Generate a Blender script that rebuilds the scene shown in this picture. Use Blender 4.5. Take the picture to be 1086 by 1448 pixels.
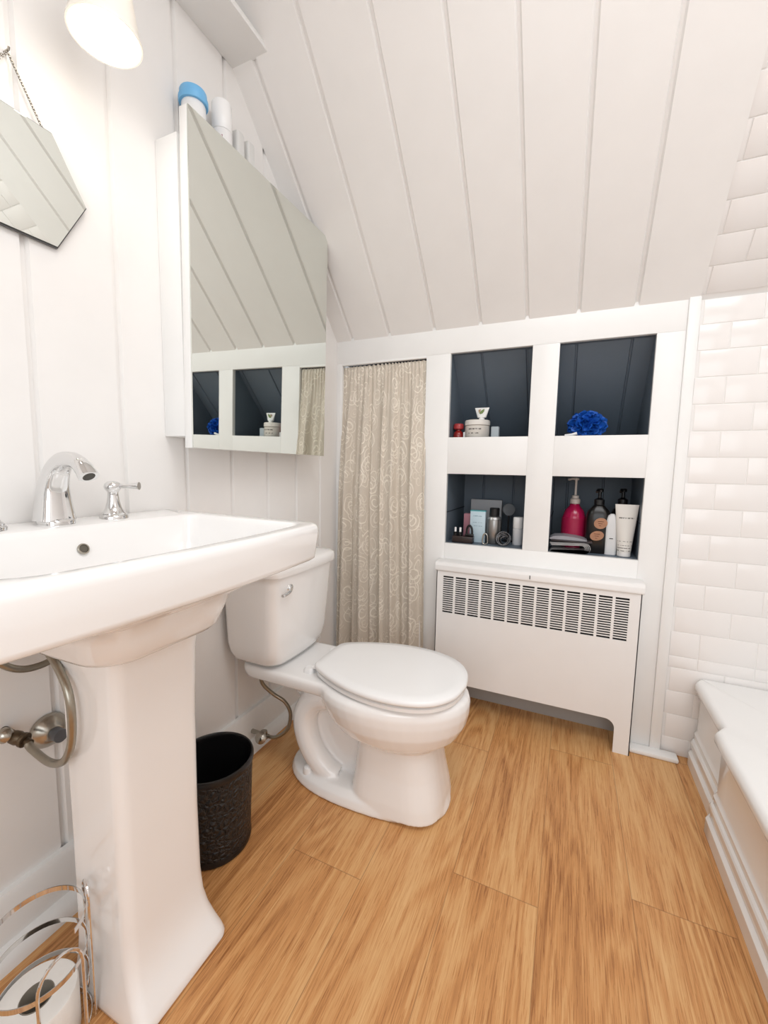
import bpy, bmesh, math, random
from mathutils import Vector, Matrix
random.seed(7)
S = bpy.context.scene
for o in list(bpy.data.objects): bpy.data.objects.remove(o)
COL = S.collection
PI = math.pi
R = math.radians

# ------------------------------------------------------------------ camera
cam_d = bpy.data.cameras.new('camera'); cam = bpy.data.objects.new('camera', cam_d); COL.objects.link(cam)
cam_d.sensor_fit = 'HORIZONTAL'; cam_d.sensor_width = 36; cam_d.lens = 36*587.74/1086
cam_d.clip_start = .02
def cam_rows(a, b, c):
    yaw = Matrix(((math.cos(a), math.sin(a), 0), (-math.sin(a), math.cos(a), 0), (0, 0, 1)))
    base = Matrix(((1, 0, 0), (0, 0, -1), (0, 1, 0)))
    pit = Matrix(((1, 0, 0), (0, math.cos(b), -math.sin(b)), (0, math.sin(b), math.cos(b))))
    rol = Matrix(((math.cos(c), -math.sin(c), 0), (math.sin(c), math.cos(c), 0), (0, 0, 1)))
    return rol @ pit @ base @ yaw
M = cam_rows(.41912, .10440, .01822)
rot = Matrix((M[0], -M[1], -M[2])).transposed()
cam.matrix_world = Matrix.Translation((1, 0, 1)) @ rot.to_4x4()
S.camera = cam

# ------------------------------------------------------------------ light
W = bpy.data.worlds.new('world'); S.world = W; W.use_nodes = True
W.node_tree.nodes['Background'].inputs[0].default_value = (.95, .97, 1, 1)
W.node_tree.nodes['Background'].inputs[1].default_value = .5
def area(name, loc, target, sx, sy, power, col):
    d = bpy.data.lights.new(name, 'AREA'); d.shape = 'RECTANGLE'; d.size = sx; d.size_y = sy; d.energy = power; d.color = col
    o = bpy.data.objects.new(name, d); COL.objects.link(o); o.location = loc
    o.rotation_euler = (Vector(target)-Vector(loc)).to_track_quat('-Z', 'Y').to_euler()
    return o
area('unseen_window_light', (1.25, -1.12, 1.35), (1.15, 1.6, .75), 1.5, 1.3, 15, (.92, .965, 1))  # soft area light added behind the camera as daylight from an unseen window
area('ceiling_fill_light', (1.35, .35, 2.33), (1.35, .55, 0), 1.1, .8, 14, (.96, .98, 1))  # added overhead fill standing in for an unseen lamp; no fixture built
S.view_settings.view_transform = 'Standard'; S.view_settings.look = 'None'
S.view_settings.gamma = 1; S.view_settings.use_curve_mapping = False
S.view_settings.exposure = 0.07

# ------------------------------------------------------------------ materials
def lin(c):
    return tuple(((v/255/12.92) if v/255 <= .04045 else ((v/255+.055)/1.055)**2.4) for v in c)
def nd(nt, t, **kw):
    n = nt.nodes.new(t)
    for k, v in kw.items(): setattr(n, k, v)
    return n
def mat(name, col, rough=.5, metal=0, coat=0, var=.03, vscale=9, bump=0, bscale=40, spec=.5, trans=0, ior=1.45, emit=None, estr=0, sss=0):
    m = bpy.data.materials.new(name); m.use_nodes = True; nt = m.node_tree
    b = nt.nodes['Principled BSDF']; c = lin(col)
    tc = nd(nt, 'ShaderNodeTexCoord'); n = nd(nt, 'ShaderNodeTexNoise'); n.inputs['Scale'].default_value = vscale
    n.inputs['Detail'].default_value = 4
    nt.links.new(tc.outputs['Object'], n.inputs['Vector'])
    mx = nd(nt, 'ShaderNodeMix', data_type='RGBA')
    mx.inputs[6].default_value = tuple(v*(1-var) for v in c)+(1,); mx.inputs[7].default_value = tuple(min(1, v*(1+var)) for v in c)+(1,)
    nt.links.new(n.outputs['Fac'], mx.inputs[0]); nt.links.new(mx.outputs[2], b.inputs['Base Color'])
    b.inputs['Roughness'].default_value = rough; b.inputs['Metallic'].default_value = metal
    b.inputs['Coat Weight'].default_value = coat; b.inputs['Coat Roughness'].default_value = .08
    b.inputs['Specular IOR Level'].default_value = spec; b.inputs['IOR'].default_value = ior
    b.inputs['Transmission Weight'].default_value = trans
    if emit: b.inputs['Emission Color'].default_value = lin(emit)+(1,); b.inputs['Emission Strength'].default_value = estr
    if bump:
        n2 = nd(nt, 'ShaderNodeTexNoise'); n2.inputs['Scale'].default_value = bscale; n2.inputs['Detail'].default_value = 3
        nt.links.new(tc.outputs['Object'], n2.inputs['Vector'])
        bp = nd(nt, 'ShaderNodeBump'); bp.inputs['Strength'].default_value = bump; bp.inputs['Distance'].default_value = .002
        nt.links.new(n2.outputs['Fac'], bp.inputs['Height']); nt.links.new(bp.outputs[0], b.inputs['Normal'])
    m['mix'] = mx.name
    return m
WALL = mat('white_wall_paint', (244, 241, 238), .45, bump=.12, bscale=25)
CEIL = mat('white_ceiling_paint', (244, 241, 238), .5, bump=.1, bscale=25)
TRIM = mat('white_trim_paint', (247, 246, 244), .35, bump=.06, bscale=30)
CERAM = mat('white_vitreous_china', (248, 246, 244), .12, coat=.5, var=.008)
PLAST = mat('white_plastic', (248, 247, 246), .25, var=.01)
ENAM = mat('white_tub_enamel', (246, 245, 243), .15, coat=.4, var=.01)
CHROME = mat('chrome', (225, 225, 225), .08, metal=1, var=.02)
STEEL = mat('brushed_hose_steel', (165, 160, 148), .32, metal=1, var=.1, vscale=120)
NICK = mat('dull_nickel', (175, 170, 160), .25, metal=1, var=.08)
BRONZE = mat('tarnished_brass', (105, 92, 76), .4, metal=1, var=.15, vscale=60)
NAVY = mat('navy_paint', (102, 114, 126), .5, bump=.1)
NAVYG = mat('navy_groove', (48, 56, 66), .7)
BLACK = mat('black_plastic', (22, 21, 22), .3, var=.2)
DARK = mat('dark_shade', (30, 29, 28), .8)
RADW = mat('white_radiator_enamel', (246, 244, 242), .35, bump=.04)
TILE = mat('white_wall_tile', (246, 242, 239), .2, coat=.2, var=.015, vscale=5)
GROUT = mat('pale_grout', (244, 241, 238), .8)
MIRROR = mat('mirror_silver', (228, 232, 227), .015, metal=1, var=.004)
EDGE = mat('mirror_edge_grey', (84, 84, 84), .3, metal=.3)
SHADEB = mat('shaded_white_board', (176, 172, 168), .6)

def text_mat(name, col, ink, bands, width, rough=.35, scale=160):
    """pale label with rows of small unreadable print: bands of (z0,z1) in object space, |x|<width"""
    m = mat(name, col, rough, var=.015); nt = m.node_tree; L = nt.links
    b = nt.nodes['Principled BSDF']; mx = nt.nodes[m['mix']]
    tc = nd(nt, 'ShaderNodeTexCoord'); sp = nd(nt, 'ShaderNodeSeparateXYZ'); L.new(tc.outputs['Object'], sp.inputs[0])
    acc = None
    def mth(op, a, bb):
        n = nd(nt, 'ShaderNodeMath', operation=op)
        for i, v in enumerate((a, bb)):
            if isinstance(v, (int, float)): n.inputs[i].default_value = v
            else: L.new(v, n.inputs[i])
        return n.outputs[0]
    for z0, z1 in bands:
        k = mth('MULTIPLY', mth('GREATER_THAN', sp.outputs[2], z0), mth('LESS_THAN', sp.outputs[2], z1))
        acc = k if acc is None else mth('MAXIMUM', acc, k)
    mp = nd(nt, 'ShaderNodeMapping'); mp.inputs['Scale'].default_value = (scale*3, scale*.2, scale*.8); L.new(tc.outputs['Object'], mp.inputs[0])
    n = nd(nt, 'ShaderNodeTexNoise'); n.inputs['Scale'].default_value = 1; n.inputs['Detail'].default_value = 0; L.new(mp.outputs[0], n.inputs['Vector'])
    k = mth('MULTIPLY', acc, mth('GREATER_THAN', n.outputs['Fac'], .45))
    k = mth('MULTIPLY', k, mth('LESS_THAN', mth('ABSOLUTE', sp.outputs[0], 0), width))
    k = mth('MULTIPLY', k, mth('LESS_THAN', sp.outputs[1], 0.0))
    m2 = nd(nt, 'ShaderNodeMix', data_type='RGBA'); L.new(k, m2.inputs[0]); L.new(mx.outputs[2], m2.inputs[6]); m2.inputs[7].default_value = lin(ink)+(1,)
    L.new(m2.outputs[2], b.inputs['Base Color'])
    return m

def floor_mat():
    m = bpy.data.materials.new('oak_planks'); m.use_nodes = True; nt = m.node_tree; L = nt.links
    b = nt.nodes['Principled BSDF']
    def mth(op, a, bb=0, c=None):
        n = nd(nt, 'ShaderNodeMath', operation=op)
        for i, v in enumerate((a, bb) if c is None else (a, bb, c)):
            if isinstance(v, (int, float)): n.inputs[i].default_value = v
            else: L.new(v, n.inputs[i])
        return n.outputs[0]
    tc = nd(nt, 'ShaderNodeTexCoord'); sp = nd(nt, 'ShaderNodeSeparateXYZ'); L.new(tc.outputs['Object'], sp.inputs[0])
    X, Y = sp.outputs[0], sp.outputs[1]
    u = mth('DIVIDE', mth('ADD', X, 4-.79), .2)
    idx = mth('FLOOR', u); fu = mth('FRACT', u)
    # end joints: plank at .79 -> y=.935 ; plank at 1.19 -> y=1.05
    off = mth('FRACT', mth('ADD', mth('MULTIPLY', mth('SUBTRACT', idx, 20), .0575/1.22*1.0), .766))
    off = mth('ADD', off, mth('MULTIPLY', mth('MODULO', idx, 2), .45))
    v = mth('ADD', mth('DIVIDE', mth('ADD', Y, 6.1), 1.22), mth('SUBTRACT', 1, off))
    idy = mth('FLOOR', v); fv = mth('FRACT', v)
    cid = nd(nt, 'ShaderNodeCombineXYZ'); L.new(idx, cid.inputs[0]); L.new(idy, cid.inputs[1])
    wn = nd(nt, 'ShaderNodeTexWhiteNoise', noise_dimensions='3D'); L.new(cid.outputs[0], wn.inputs['Vector'])
    sh = nd(nt, 'ShaderNodeVectorMath', operation='MULTIPLY_ADD')
    L.new(wn.outputs['Color'], sh.inputs[0]); sh.inputs[1].default_value = (7, 7, 7); L.new(tc.outputs['Object'], sh.inputs[2])
    def noise(sc, detail, dist=0, rough=.5):
        mp = nd(nt, 'ShaderNodeMapping'); mp.inputs['Scale'].default_value = sc; L.new(sh.outputs[0], mp.inputs[0])
        n = nd(nt, 'ShaderNodeTexNoise'); n.inputs['Scale'].default_value = 1; n.inputs['Detail'].default_value = detail
        n.inputs['Distortion'].default_value = dist; n.inputs['Roughness'].default_value = rough
        L.new(mp.outputs[0], n.inputs['Vector']); return n.outputs['Fac']
    broad = noise((9, 1.1, 1), 3, .6)
    # cathedral grain: contour lines of a stretched noise field
    rings = mth('SINE', mth('MULTIPLY', noise((6.5, .75, 1), 2, .3), 95))
    rings = mth('MULTIPLY_ADD', rings, .5, .5)
    rmask = noise((6, 1.5, 1), 1)
    fine = noise((300, 5, 1), 5, .15, .7)
    pore = mth('GREATER_THAN', noise((520, 16, 1), 2), .58)
    f = mth('MULTIPLY_ADD', broad, .55, mth('MULTIPLY', fine, .75))
    f = mth('SUBTRACT', f, mth('MULTIPLY', mth('MULTIPLY', rings, rmask), .32))
    f = mth('SUBTRACT', f, mth('MULTIPLY', pore, .15))
    f = mth('ADD', f, mth('MULTIPLY_ADD', wn.outputs['Value'], .12, -.06))
    cr = nd(nt, 'ShaderNodeValToRGB'); L.new(f, cr.inputs[0])
    e = cr.color_ramp.elements
    e[0].position = .2; e[0].color = lin((150, 94, 48))+(1,)
    e[1].position = .78; e[1].color = lin((226, 180, 124))+(1,)
    k = e.new(.5); k.color = lin((206, 147, 90))+(1,)
    seam = mth('MAXIMUM', mth('GREATER_THAN', mth('ABSOLUTE', mth('SUBTRACT', fu, .5)), .4945),
               mth('GREATER_THAN', mth('ABSOLUTE', mth('SUBTRACT', fv, .5)), .4990))
    mx = nd(nt, 'ShaderNodeMix', data_type='RGBA'); L.new(mth('MULTIPLY', seam, .38), mx.inputs[0])
    L.new(cr.outputs[0], mx.inputs[6]); mx.inputs[7].default_value = lin((104, 62, 32))+(1,)
    L.new(mx.outputs[2], b.inputs['Base Color'])
    b.inputs['Roughness'].default_value = .42
    bp = nd(nt, 'ShaderNodeBump'); bp.inputs['Strength'].default_value = .25; bp.inputs['Distance'].default_value = .001
    L.new(mth('SUBTRACT', f, seam), bp.inputs['Height']); L.new(bp.outputs[0], b.inputs['Normal'])
    return m

def curtain_mat():
    m = bpy.data.materials.new('scroll_curtain_fabric'); m.use_nodes = True; nt = m.node_tree; L = nt.links
    b = nt.nodes['Principled BSDF']
    def mth(op, a, bb=0, c=None):
        n = nd(nt, 'ShaderNodeMath', operation=op)
        for i, v in enumerate((a, bb) if c is None else (a, bb, c)):
            if isinstance(v, (int, float)): n.inputs[i].default_value = v
            else: L.new(v, n.inputs[i])
        return n.outputs[0]
    uv = nd(nt, 'ShaderNodeUVMap')
    def warp(amount, sc):
        n = nd(nt, 'ShaderNodeTexNoise'); n.inputs['Scale'].default_value = sc; L.new(uv.outputs[0], n.inputs['Vector'])
        v = nd(nt, 'ShaderNodeVectorMath', operation='MULTIPLY_ADD'); L.new(n.outputs['Color'], v.inputs[0])
        v.inputs[1].default_value = (amount,)*3; L.new(uv.outputs[0], v.inputs[2]); return v.outputs[0]
    def scrolls(sc, shift, r0, th, wv):
        mp = nd(nt, 'ShaderNodeMapping'); mp.inputs['Location'].default_value = (shift, shift*.7, 0); L.new(wv, mp.inputs[0])
        vo = nd(nt, 'ShaderNodeTexVoronoi', voronoi_dimensions='2D'); vo.inputs['Scale'].default_value = sc; vo.inputs['Randomness'].default_value = .85
        L.new(mp.outputs[0], vo.inputs['Vector'])
        # spiral: |dist - (r0 + k*angle)| : vector from the cell centre
        sb = nd(nt, 'ShaderNodeVectorMath', operation='SUBTRACT'); L.new(mp.outputs[0], sb.inputs[0]); L.new(vo.outputs['Position'], sb.inputs[1])
        s = nd(nt, 'ShaderNodeSeparateXYZ'); L.new(sb.outputs[0], s.inputs[0])
        sc_ = nd(nt, 'ShaderNodeSeparateColor'); L.new(vo.outputs['Color'], sc_.inputs[0])
        ang = mth('FRACT', mth('ADD', mth('DIVIDE', mth('ARCTAN2', s.outputs[1], s.outputs[0]), 2*PI), sc_.outputs[0]))
        d = vo.outputs['Distance']
        t = mth('ABSOLUTE', mth('SUBTRACT', d, mth('MULTIPLY_ADD', ang, r0*.75, r0*.35)))
        ln = mth('LESS_THAN', t, mth('MULTIPLY_ADD', mth('SINE', mth('MULTIPLY', ang, PI)), th, th*.25))
        t2 = mth('ABSOLUTE', mth('SUBTRACT', d, mth('MULTIPLY_ADD', ang, r0*.75, r0*1.1)))
        ln2 = mth('MULTIPLY', mth('LESS_THAN', t2, mth('MULTIPLY', mth('SINE', mth('MULTIPLY', ang, PI)), th)), mth('LESS_THAN', ang, .65))
        return mth('MAXIMUM', ln, ln2)
    w1 = warp(.05, 9); w2 = warp(.07, 7)
    a = scrolls(8.5, 0, .25, .024, w1); c = scrolls(10, 3.3, .26, .024, w2); d2 = scrolls(13, 8.1, .25, .026, w1)
    pat = mth('MAXIMUM', mth('MAXIMUM', a, mth('MULTIPLY', c, .8)), mth('MULTIPLY', d2, .5))
    wv = nd(nt, 'ShaderNodeTexNoise'); mp = nd(nt, 'ShaderNodeMapping'); mp.inputs['Scale'].default_value = (420, 60, 1)
    L.new(uv.outputs[0], mp.inputs[0]); L.new(mp.outputs[0], wv.inputs['Vector']); wv.inputs['Scale'].default_value = 1
    cr = nd(nt, 'ShaderNodeMix', data_type='RGBA'); cr.inputs[6].default_value = lin((204, 192, 176))+(1,); cr.inputs[7].default_value = lin((221, 211, 197))+(1,)
    L.new(wv.outputs['Fac'], cr.inputs[0])
    mx = nd(nt, 'ShaderNodeMix', data_type='RGBA'); L.new(mth('MULTIPLY', pat, .8), mx.inputs[0]); L.new(cr.outputs[2], mx.inputs[6]); mx.inputs[7].default_value = lin((246, 238, 224))+(1,)
    L.new(mx.outputs[2], b.inputs['Base Color']); b.inputs['Roughness'].default_value = .75
    b.inputs['Sheen Weight'].default_value = .2
    return m

# ------------------------------------------------------------------ mesh helpers
class MB:
    """collects shapes into one mesh"""
    def __init__(s): s.bm = bmesh.new(); s.uv = None
    def box(s, x0, x1, y0, y1, z0, z1, bev=0, seg=2, mi=0, rot=None, piv=None):
        c = Vector(((x0+x1)/2, (y0+y1)/2, (z0+z1)/2))
        r = bmesh.ops.create_cube(s.bm, size=1); vs = r['verts']
        for v in vs: v.co = Vector((v.co.x*(x1-x0), v.co.y*(y1-y0), v.co.z*(z1-z0)))+c
        fs = {f for v in vs for f in v.link_faces}
        for f in fs: f.material_index = mi
        allv = set(vs)
        if bev:
            es = list({e for v in vs for e in v.link_edges})
            rr = bmesh.ops.bevel(s.bm, geom=es, offset=bev, segments=seg, profile=.5, affect='EDGES')
            for f in rr['faces']: f.material_index = mi
            allv = {v for v in allv if v.is_valid} | set(rr['verts'])
        if rot is not None:
            p = Vector(piv) if piv is not None else c
            for v in allv: v.co = p+rot @ (v.co-p)
        return s
    def loft(s, rings, cap0=True, cap1=True, mi=0, closed=True):
        vr = [[s.bm.verts.new(p) for p in r] for r in rings]
        n = len(vr[0])
        for a, b in zip(vr, vr[1:]):
            for i in range(n if closed else n-1):
                f = s.bm.faces.new((a[i], a[(i+1) % n], b[(i+1) % n], b[i])); f.material_index = mi
        if cap0 and closed: s.bm.faces.new(vr[0][::-1]).material_index = mi
        if cap1 and closed: s.bm.faces.new(vr[-1]).material_index = mi
        return s
    def lathe(s, c, prof, seg=28, mi=0, axis=None, cap0=True, cap1=True):
        q = Vector((0, 0, 1)).rotation_difference(Vector(axis)) if axis else None
        rings = []
        for r, z in prof:
            rg = []
            for i in range(seg):
                a = 2*PI*i/seg; p = Vector((r*math.cos(a), r*math.sin(a), z))
                if q: p = q @ p
                rg.append(p+Vector(c))
            rings.append(rg)
        return s.loft(rings, cap0, cap1, mi)
    def tube(s, pts, r, seg=10, mi=0, closed=False, smooth=0, sub=None):
        pts = [Vector(p) for p in pts]
        if sub: pts = spline(pts, sub, closed)
        n = len(pts); rings = []; prev = None
        for i, p in enumerate(pts):
            if closed: t = (pts[(i+1) % n]-pts[i-1]).normalized()
            else: t = (pts[min(i+1, n-1)]-pts[max(i-1, 0)]).normalized()
            if prev is None:
                prev = t.orthogonal().normalized()
            u = (prev-t*prev.dot(t)).normalized(); prev = u; w = t.cross(u)
            rr = r(i/(n-1)) if callable(r) else r
            rings.append([p+(u*math.cos(2*PI*k/seg)+w*math.sin(2*PI*k/seg))*rr for k in range(seg)])
        if closed: rings.append(rings[0]); 
        if closed:
            vr = [[s.bm.verts.new(p) for p in g] for g in rings[:-1]]; m = len(vr)
            for i in range(m):
                a, b = vr[i], vr[(i+1) % m]
                for k in range(seg): s.bm.faces.new((a[k], a[(k+1) % seg], b[(k+1) % seg], b[k])).material_index = mi
            return s
        return s.loft(rings, True, True, mi)
    def prism(s, poly, axis, a0, a1, mi=0, bev=0):
        """poly: list of 2D points in the plane normal to axis (0: yz, 1: xz, 2: xy)"""
        def P(q, a): return ((a, q[0], q[1]), (q[0], a, q[1]), (q[0], q[1], a))[axis]
        v0 = [s.bm.verts.new(P(q, a0)) for q in poly]; v1 = [s.bm.verts.new(P(q, a1)) for q in poly]; n = len(poly)
        fs = [s.bm.faces.new(v0[::-1]), s.bm.faces.new(v1)]
        for i in range(n): fs.append(s.bm.faces.new((v0[i], v0[(i+1) % n], v1[(i+1) % n], v1[i])))
        for f in fs: f.material_index = mi
        if bev:
            es = list({e for f in fs for e in f.edges})
            bmesh.ops.bevel(s.bm, geom=es, offset=bev, segments=2, profile=.5, affect='EDGES')
        return s
    def build(s, name, m, parent=None, sharp=38, base=None):
        bmesh.ops.recalc_face_normals(s.bm, faces=s.bm.faces[:])
        me = bpy.data.meshes.new(name)
        org = Vector(base) if base is not None else Vector((0, 0, 0))
        if parent is not None and base is None: org = world_loc(parent)
        bmesh.ops.translate(s.bm, verts=s.bm.verts[:], vec=-org)
        s.bm.to_mesh(me); s.bm.free()
        for mm in (m if isinstance(m, (list, tuple)) else [m]): me.materials.append(mm)
        for p in me.polygons: p.use_smooth = True
        me.set_sharp_from_angle(angle=R(sharp))
        o = bpy.data.objects.new(name, me); COL.objects.link(o)
        if parent is not None:
            o.parent = parent; o.location = org-world_loc(parent)
        else: o.location = org
        return o
def world_loc(o):
    v = Vector((0, 0, 0))
    while o is not None: v += o.location; o = o.parent
    return v
def spline(pts, sub, closed=False):
    out = []; n = len(pts)
    for i in range(n if closed else n-1):
        if closed: p0, p1, p2, p3 = pts[i-1], pts[i], pts[(i+1) % n], pts[(i+2) % n]
        else: p0, p1, p2, p3 = pts[max(i-1, 0)], pts[i], pts[i+1], pts[min(i+2, n-1)]
        for k in range(sub):
            t = k/sub
            out.append(.5*((2*p1)+(p2-p0)*t+(2*p0-5*p1+4*p2-p3)*t*t+(3*p1-p0-3*p2+p3)*t**3))
    if not closed: out.append(pts[-1])
    return out
def rrect(x0, x1, y0, y1, r, z, n=6, e=4, bow=0):
    """rounded rectangle ring, counter-clockwise; e extra points per side; bow pushes the +x side outwards; r may be 4 radii"""
    rs = r if isinstance(r, (list, tuple)) else (r,)*4     # corners: (x0,y0),(x1,y0),(x1,y1),(x0,y1)
    cs = [(x0+rs[0], y0+rs[0], PI, rs[0]), (x1-rs[1], y0+rs[1], 1.5*PI, rs[1]), (x1-rs[2], y1-rs[2], 0, rs[2]), (x0+rs[3], y1-rs[3], .5*PI, rs[3])]
    pts = []
    for k, (cx, cy, a0, rr) in enumerate(cs):
        for i in range(n+1):
            a = a0+.5*PI*i/n; pts.append((cx+rr*math.cos(a), cy+rr*math.sin(a)))
        nx = cs[(k+1) % 4]; a = nx[2]; q = (nx[0]+nx[3]*math.cos(a), nx[1]+nx[3]*math.sin(a)); p = pts[-1]
        for i in range(1, e+1): pts.append((p[0]+(q[0]-p[0])*i/(e+1), p[1]+(q[1]-p[1])*i/(e+1)))
    yc, hy = (y0+y1)/2, (y1-y0)/2
    return [Vector((x+(bow*(1-((y-yc)/hy)**2)*max(0, (x-(x0+x1)/2)/((x1-x0)/2)) if bow else 0), y, z)) for x, y in pts]
def tag(o, label, cat, group=None, kind=None):
    o['label'] = label; o['category'] = cat
    if group: o['group'] = group
    if kind: o['kind'] = kind
    return o
def empty(name, loc, label=None, cat=None, group=None):
    o = bpy.data.objects.new(name, None); COL.objects.link(o); o.location = loc; o.empty_display_size = .05
    if label: tag(o, label, cat, group)
    return o
def struct(o): o['kind'] = 'structure'; return o

# ------------------------------------------------------------------ the room
KY = 1.69                                   # front face of the knee wall
XR = 2.16; YN = -1.15; ZC = 2.36
mb = MB(); mb.box(-.1, XR+.1, YN-.1, 2.1, -.06, 0); struct(mb.build('floor', floor_mat()))

GY = [-.922, -.745, -.568, -.391, -.213, -.036, .141, .318, .496, .676, .857, 1.031, 1.206, 1.376, 1.549]
def grooved(gs, t0, t1, w=.011, d=.006, deep=.05):
    """profile of (t, depth) points for a planked face with V grooves"""
    p = [(t0, deep), (t0, 0)]
    for g in gs:
        if t0+.01 < g < t1-.01: p += [(g-w/2, 0), (g-w*.22, -d), (g+w*.22, -d), (g+w/2, 0)]
    return p+[(t1, 0), (t1, deep)]
mb = MB()
poly = []
for t, d in grooved(GY, YN, KY+.02, w=.016, d=.009): poly.append((-.05 if d > .04 else d, t))
mb.prism(poly, 2, 0, 2.4); struct(mb.build('wall_left', WALL))

# sloped ceiling with planks running down the slope, then flat ceiling
GX = [.080, .259, .458, .645, .818, .992, 1.170]
SLN = Vector((0, 1, 1)).normalized()
def slope_pt(y, off=0): return Vector((0, y, 1.563+(KY-y)))+SLN*off
YS0 = KY-(ZC-1.563)
mb = MB()
prof = grooved(GX, 0, 1.347, w=.016, d=-.009)
ring0, ring1 = [], []
for t, d in prof:
    dd = .05 if d == .05 else d*1.0
    for y, rg in ((KY+.0, ring0), (YS0, ring1)):
        p = slope_pt(y, dd); rg.append(Vector((t, p.y, p.z)))
mb.loft([ring0, ring1])
mb.box(0, XR+.1, YN-.1, YS0+.02, ZC, ZC+.06)
struct(mb.build('ceiling', CEIL))
# soffit board along the top of the left wall
mb = MB(); mb.box(0.0, .131, YN, 1.072, 2.187, 2.203, .0015); struct(mb.build('trim_1', TRIM))

# knee wall: boards around the curtain opening and four niches
mb = MB()
T = .02; y0, y1 = KY, KY+T
X_NL = (.53, .843); X_NR = (.937, 1.236); ZU = (1.132, 1.467); ZL = (.692, .983)
mb.box(0, 1.317, y0, y1, 1.467, 1.585, .0012)            # top rail
mb.box(0, .027, y0, y1, 0, 1.467, .0012)
mb.box(.027, .43, y0, y1, 1.458, 1.4675, .0012)
mb.box(.427, .53, y0, y1, 0, 1.467, .0012)
mb.box(1.236, 1.317, y0, y1, 0, 1.467, .0012)
mb.box(.53, .843, y0, y1, .983, 1.132, .0012); mb.box(.937, 1.236, y0, y1, .983, 1.132, .0012)
mb.box(.843, .937, y0, y1, .692, 1.467, .0012)
mb.box(.53, 1.236, y0, y1, .12, .692, .0012)
wall_back = struct(mb.build('wall_back', TRIM))
mb = MB()                                                   # recess behind the radiator foot and behind the curtain
mb.box(.47, 1.3, 1.757, 1.775, 0, .2)
mb.build('recess_board', SHADEB, wall_back)  # white board; the shade of the recess is put into its grey
mb = MB(); mb.box(.0, .5, 2.05, 2.08, -.0, 1.5); mb.box(.43, .45, 1.71, 2.08, 0, 1.5); mb.box(0, .5, 1.71, 2.08, 1.48, 1.5)
mb.build('closet_lining', NAVYG, wall_back)
def niche(xr, zr, upper, gx):
    mb = MB(); x0, x1 = xr; z0, z1 = zr; ya = KY+T; e = .004
    ys = lambda z: KY+.012+(1.467-z)                      # the roof slope seen inside
    yb = 2.02
    if upper:
        a = max(ys(z1), ya+.02); b = ys(z0)
        side = [(ya, z0-e), (b, z0-e), (b, z0), (a, z1), (a, z1+e), (ya, z1+e)]
        for xs in ((x0-.012, x0), (x1, x1+.012)): mb.prism(side, 0, *xs)
        t = .012*.7071
        pr = grooved(gx, x0-.005, x1+.005, w=.010, d=-.006)
        r0, r1 = [], []
        for g, d in pr:
            dd = .02 if d == .05 else d
            for (yy, zz), rg in (((b, z0), r0), ((a, z1), r1)): rg.append(Vector((g, yy+dd*.7071, zz+dd*.7071)))
        mb.loft([r0, r1])
        mb.box(x0-.012, x1+.012, ya, b+.02, z0-.012, z0+.0, mi=1)
        mb.box(x0-.012, x1+.012, ya, a+.03, z1, z1+.012)
    else:
        mb.box(x0-.012, x0, ya, yb, z0-e, z1+e); mb.box(x1, x1+.012, ya, yb, z0-e, z1+e)
        pl = [(g, yb+(.03 if d == .05 else d)) for g, d in grooved(gx, x0-.005, x1+.005, w=.01, d=-.006)]
        mb.prism([(g, yb-d if d < .04 and False else d) for g, d in pl], 2, z0, z1)
        mb.box(x0-.012, x1+.012, ya, yb+.02, z0-.012, z0); mb.box(x0-.012, x1+.012, ya, yb+.02, z1, z1+.012)
        for xs in ((x0, x0+.002), (x1-.002, x1)): mb.box(*xs, ya, yb, .8195, .8235, mi=1)
    return mb.build('niche_lining', [NAVY, NAVYG], wall_back)
niche(X_NL, ZU, True, [.645, .818]); niche(X_NR, ZU, True, [.992, 1.170])
niche(X_NL, ZL, False, [.622, .76]); niche(X_NR, ZL, False, [.99, 1.13])
mb = MB(); mb.box(1.317, 1.350, KY-.008, KY+T, .012, 1.568, .003); struct(mb.build('trim_2', TRIM))
mb = MB(); mb.box(1.25, 1.40, 1.643, 1.69, 0, .016, .006); struct(mb.build('trim_3', TRIM))

# tiled wall over the tub: vertical rows then tile on the slope; right wall tiled too
mb = MB()
TYB = KY+.010
rows = [0]; z = .064
rows = [0, .064, .150, .236, .322, .364, .452, .539, .625, .711, .797, .883, .969, 1.055, 1.141, 1.228, 1.315, 1.400, 1.482, 1.560]
def tile_box(x0, x1, frm, to, place, th=.006):
    g = .0028
    if x1-x0 < .012: return
    r = bmesh.ops.create_cube(mb.bm, size=1); vs = r['verts']
    for v in vs: v.co = Vector(((x0+x1)/2+v.co.x*(x1-x0-g), v.co.y*th, (frm+to)/2+v.co.z*(to-frm-g)))
    es = [e for e in {e for v in vs for e in v.link_edges} if all(q.co.y < 0 for q in e.verts)]
    rr = bmesh.ops.bevel(mb.bm, geom=es, offset=.0014, segments=2, profile=.5, affect='EDGES')
    for v in {v for v in vs if v.is_valid} | set(rr['verts']): v.co = place(v.co)
def vert(p): return Vector((p.x, TYB+p.y+.0014, p.z))
def slop(p):
    q = slope_pt(KY-p.z*.7071, .0143+p.y); return Vector((p.x, q.y, q.z))
for i, (a, b) in enumerate(zip(rows, rows[1:])):
    off = 1.437 if i % 2 else 1.515
    if i <= 4: off = 1.437 if i % 2 == 0 else 1.515
    x = off-.155*2
    while x < XR:
        l, r_ = max(x, 1.352), min(x+.155, XR)
        if r_ > l: tile_box(l, r_, a, b, vert)
        x += .155
for i in range(13):
    a, b = i*.0862+.004, (i+1)*.0862+.004
    off = 1.437 if i % 2 else 1.515; x = off-.31
    while x < XR:
        l, r_ = max(x, 1.330), min(x+.155, XR)
        if r_ > l: tile_box(l, r_, a, b, slop)
        x += .155
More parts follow.
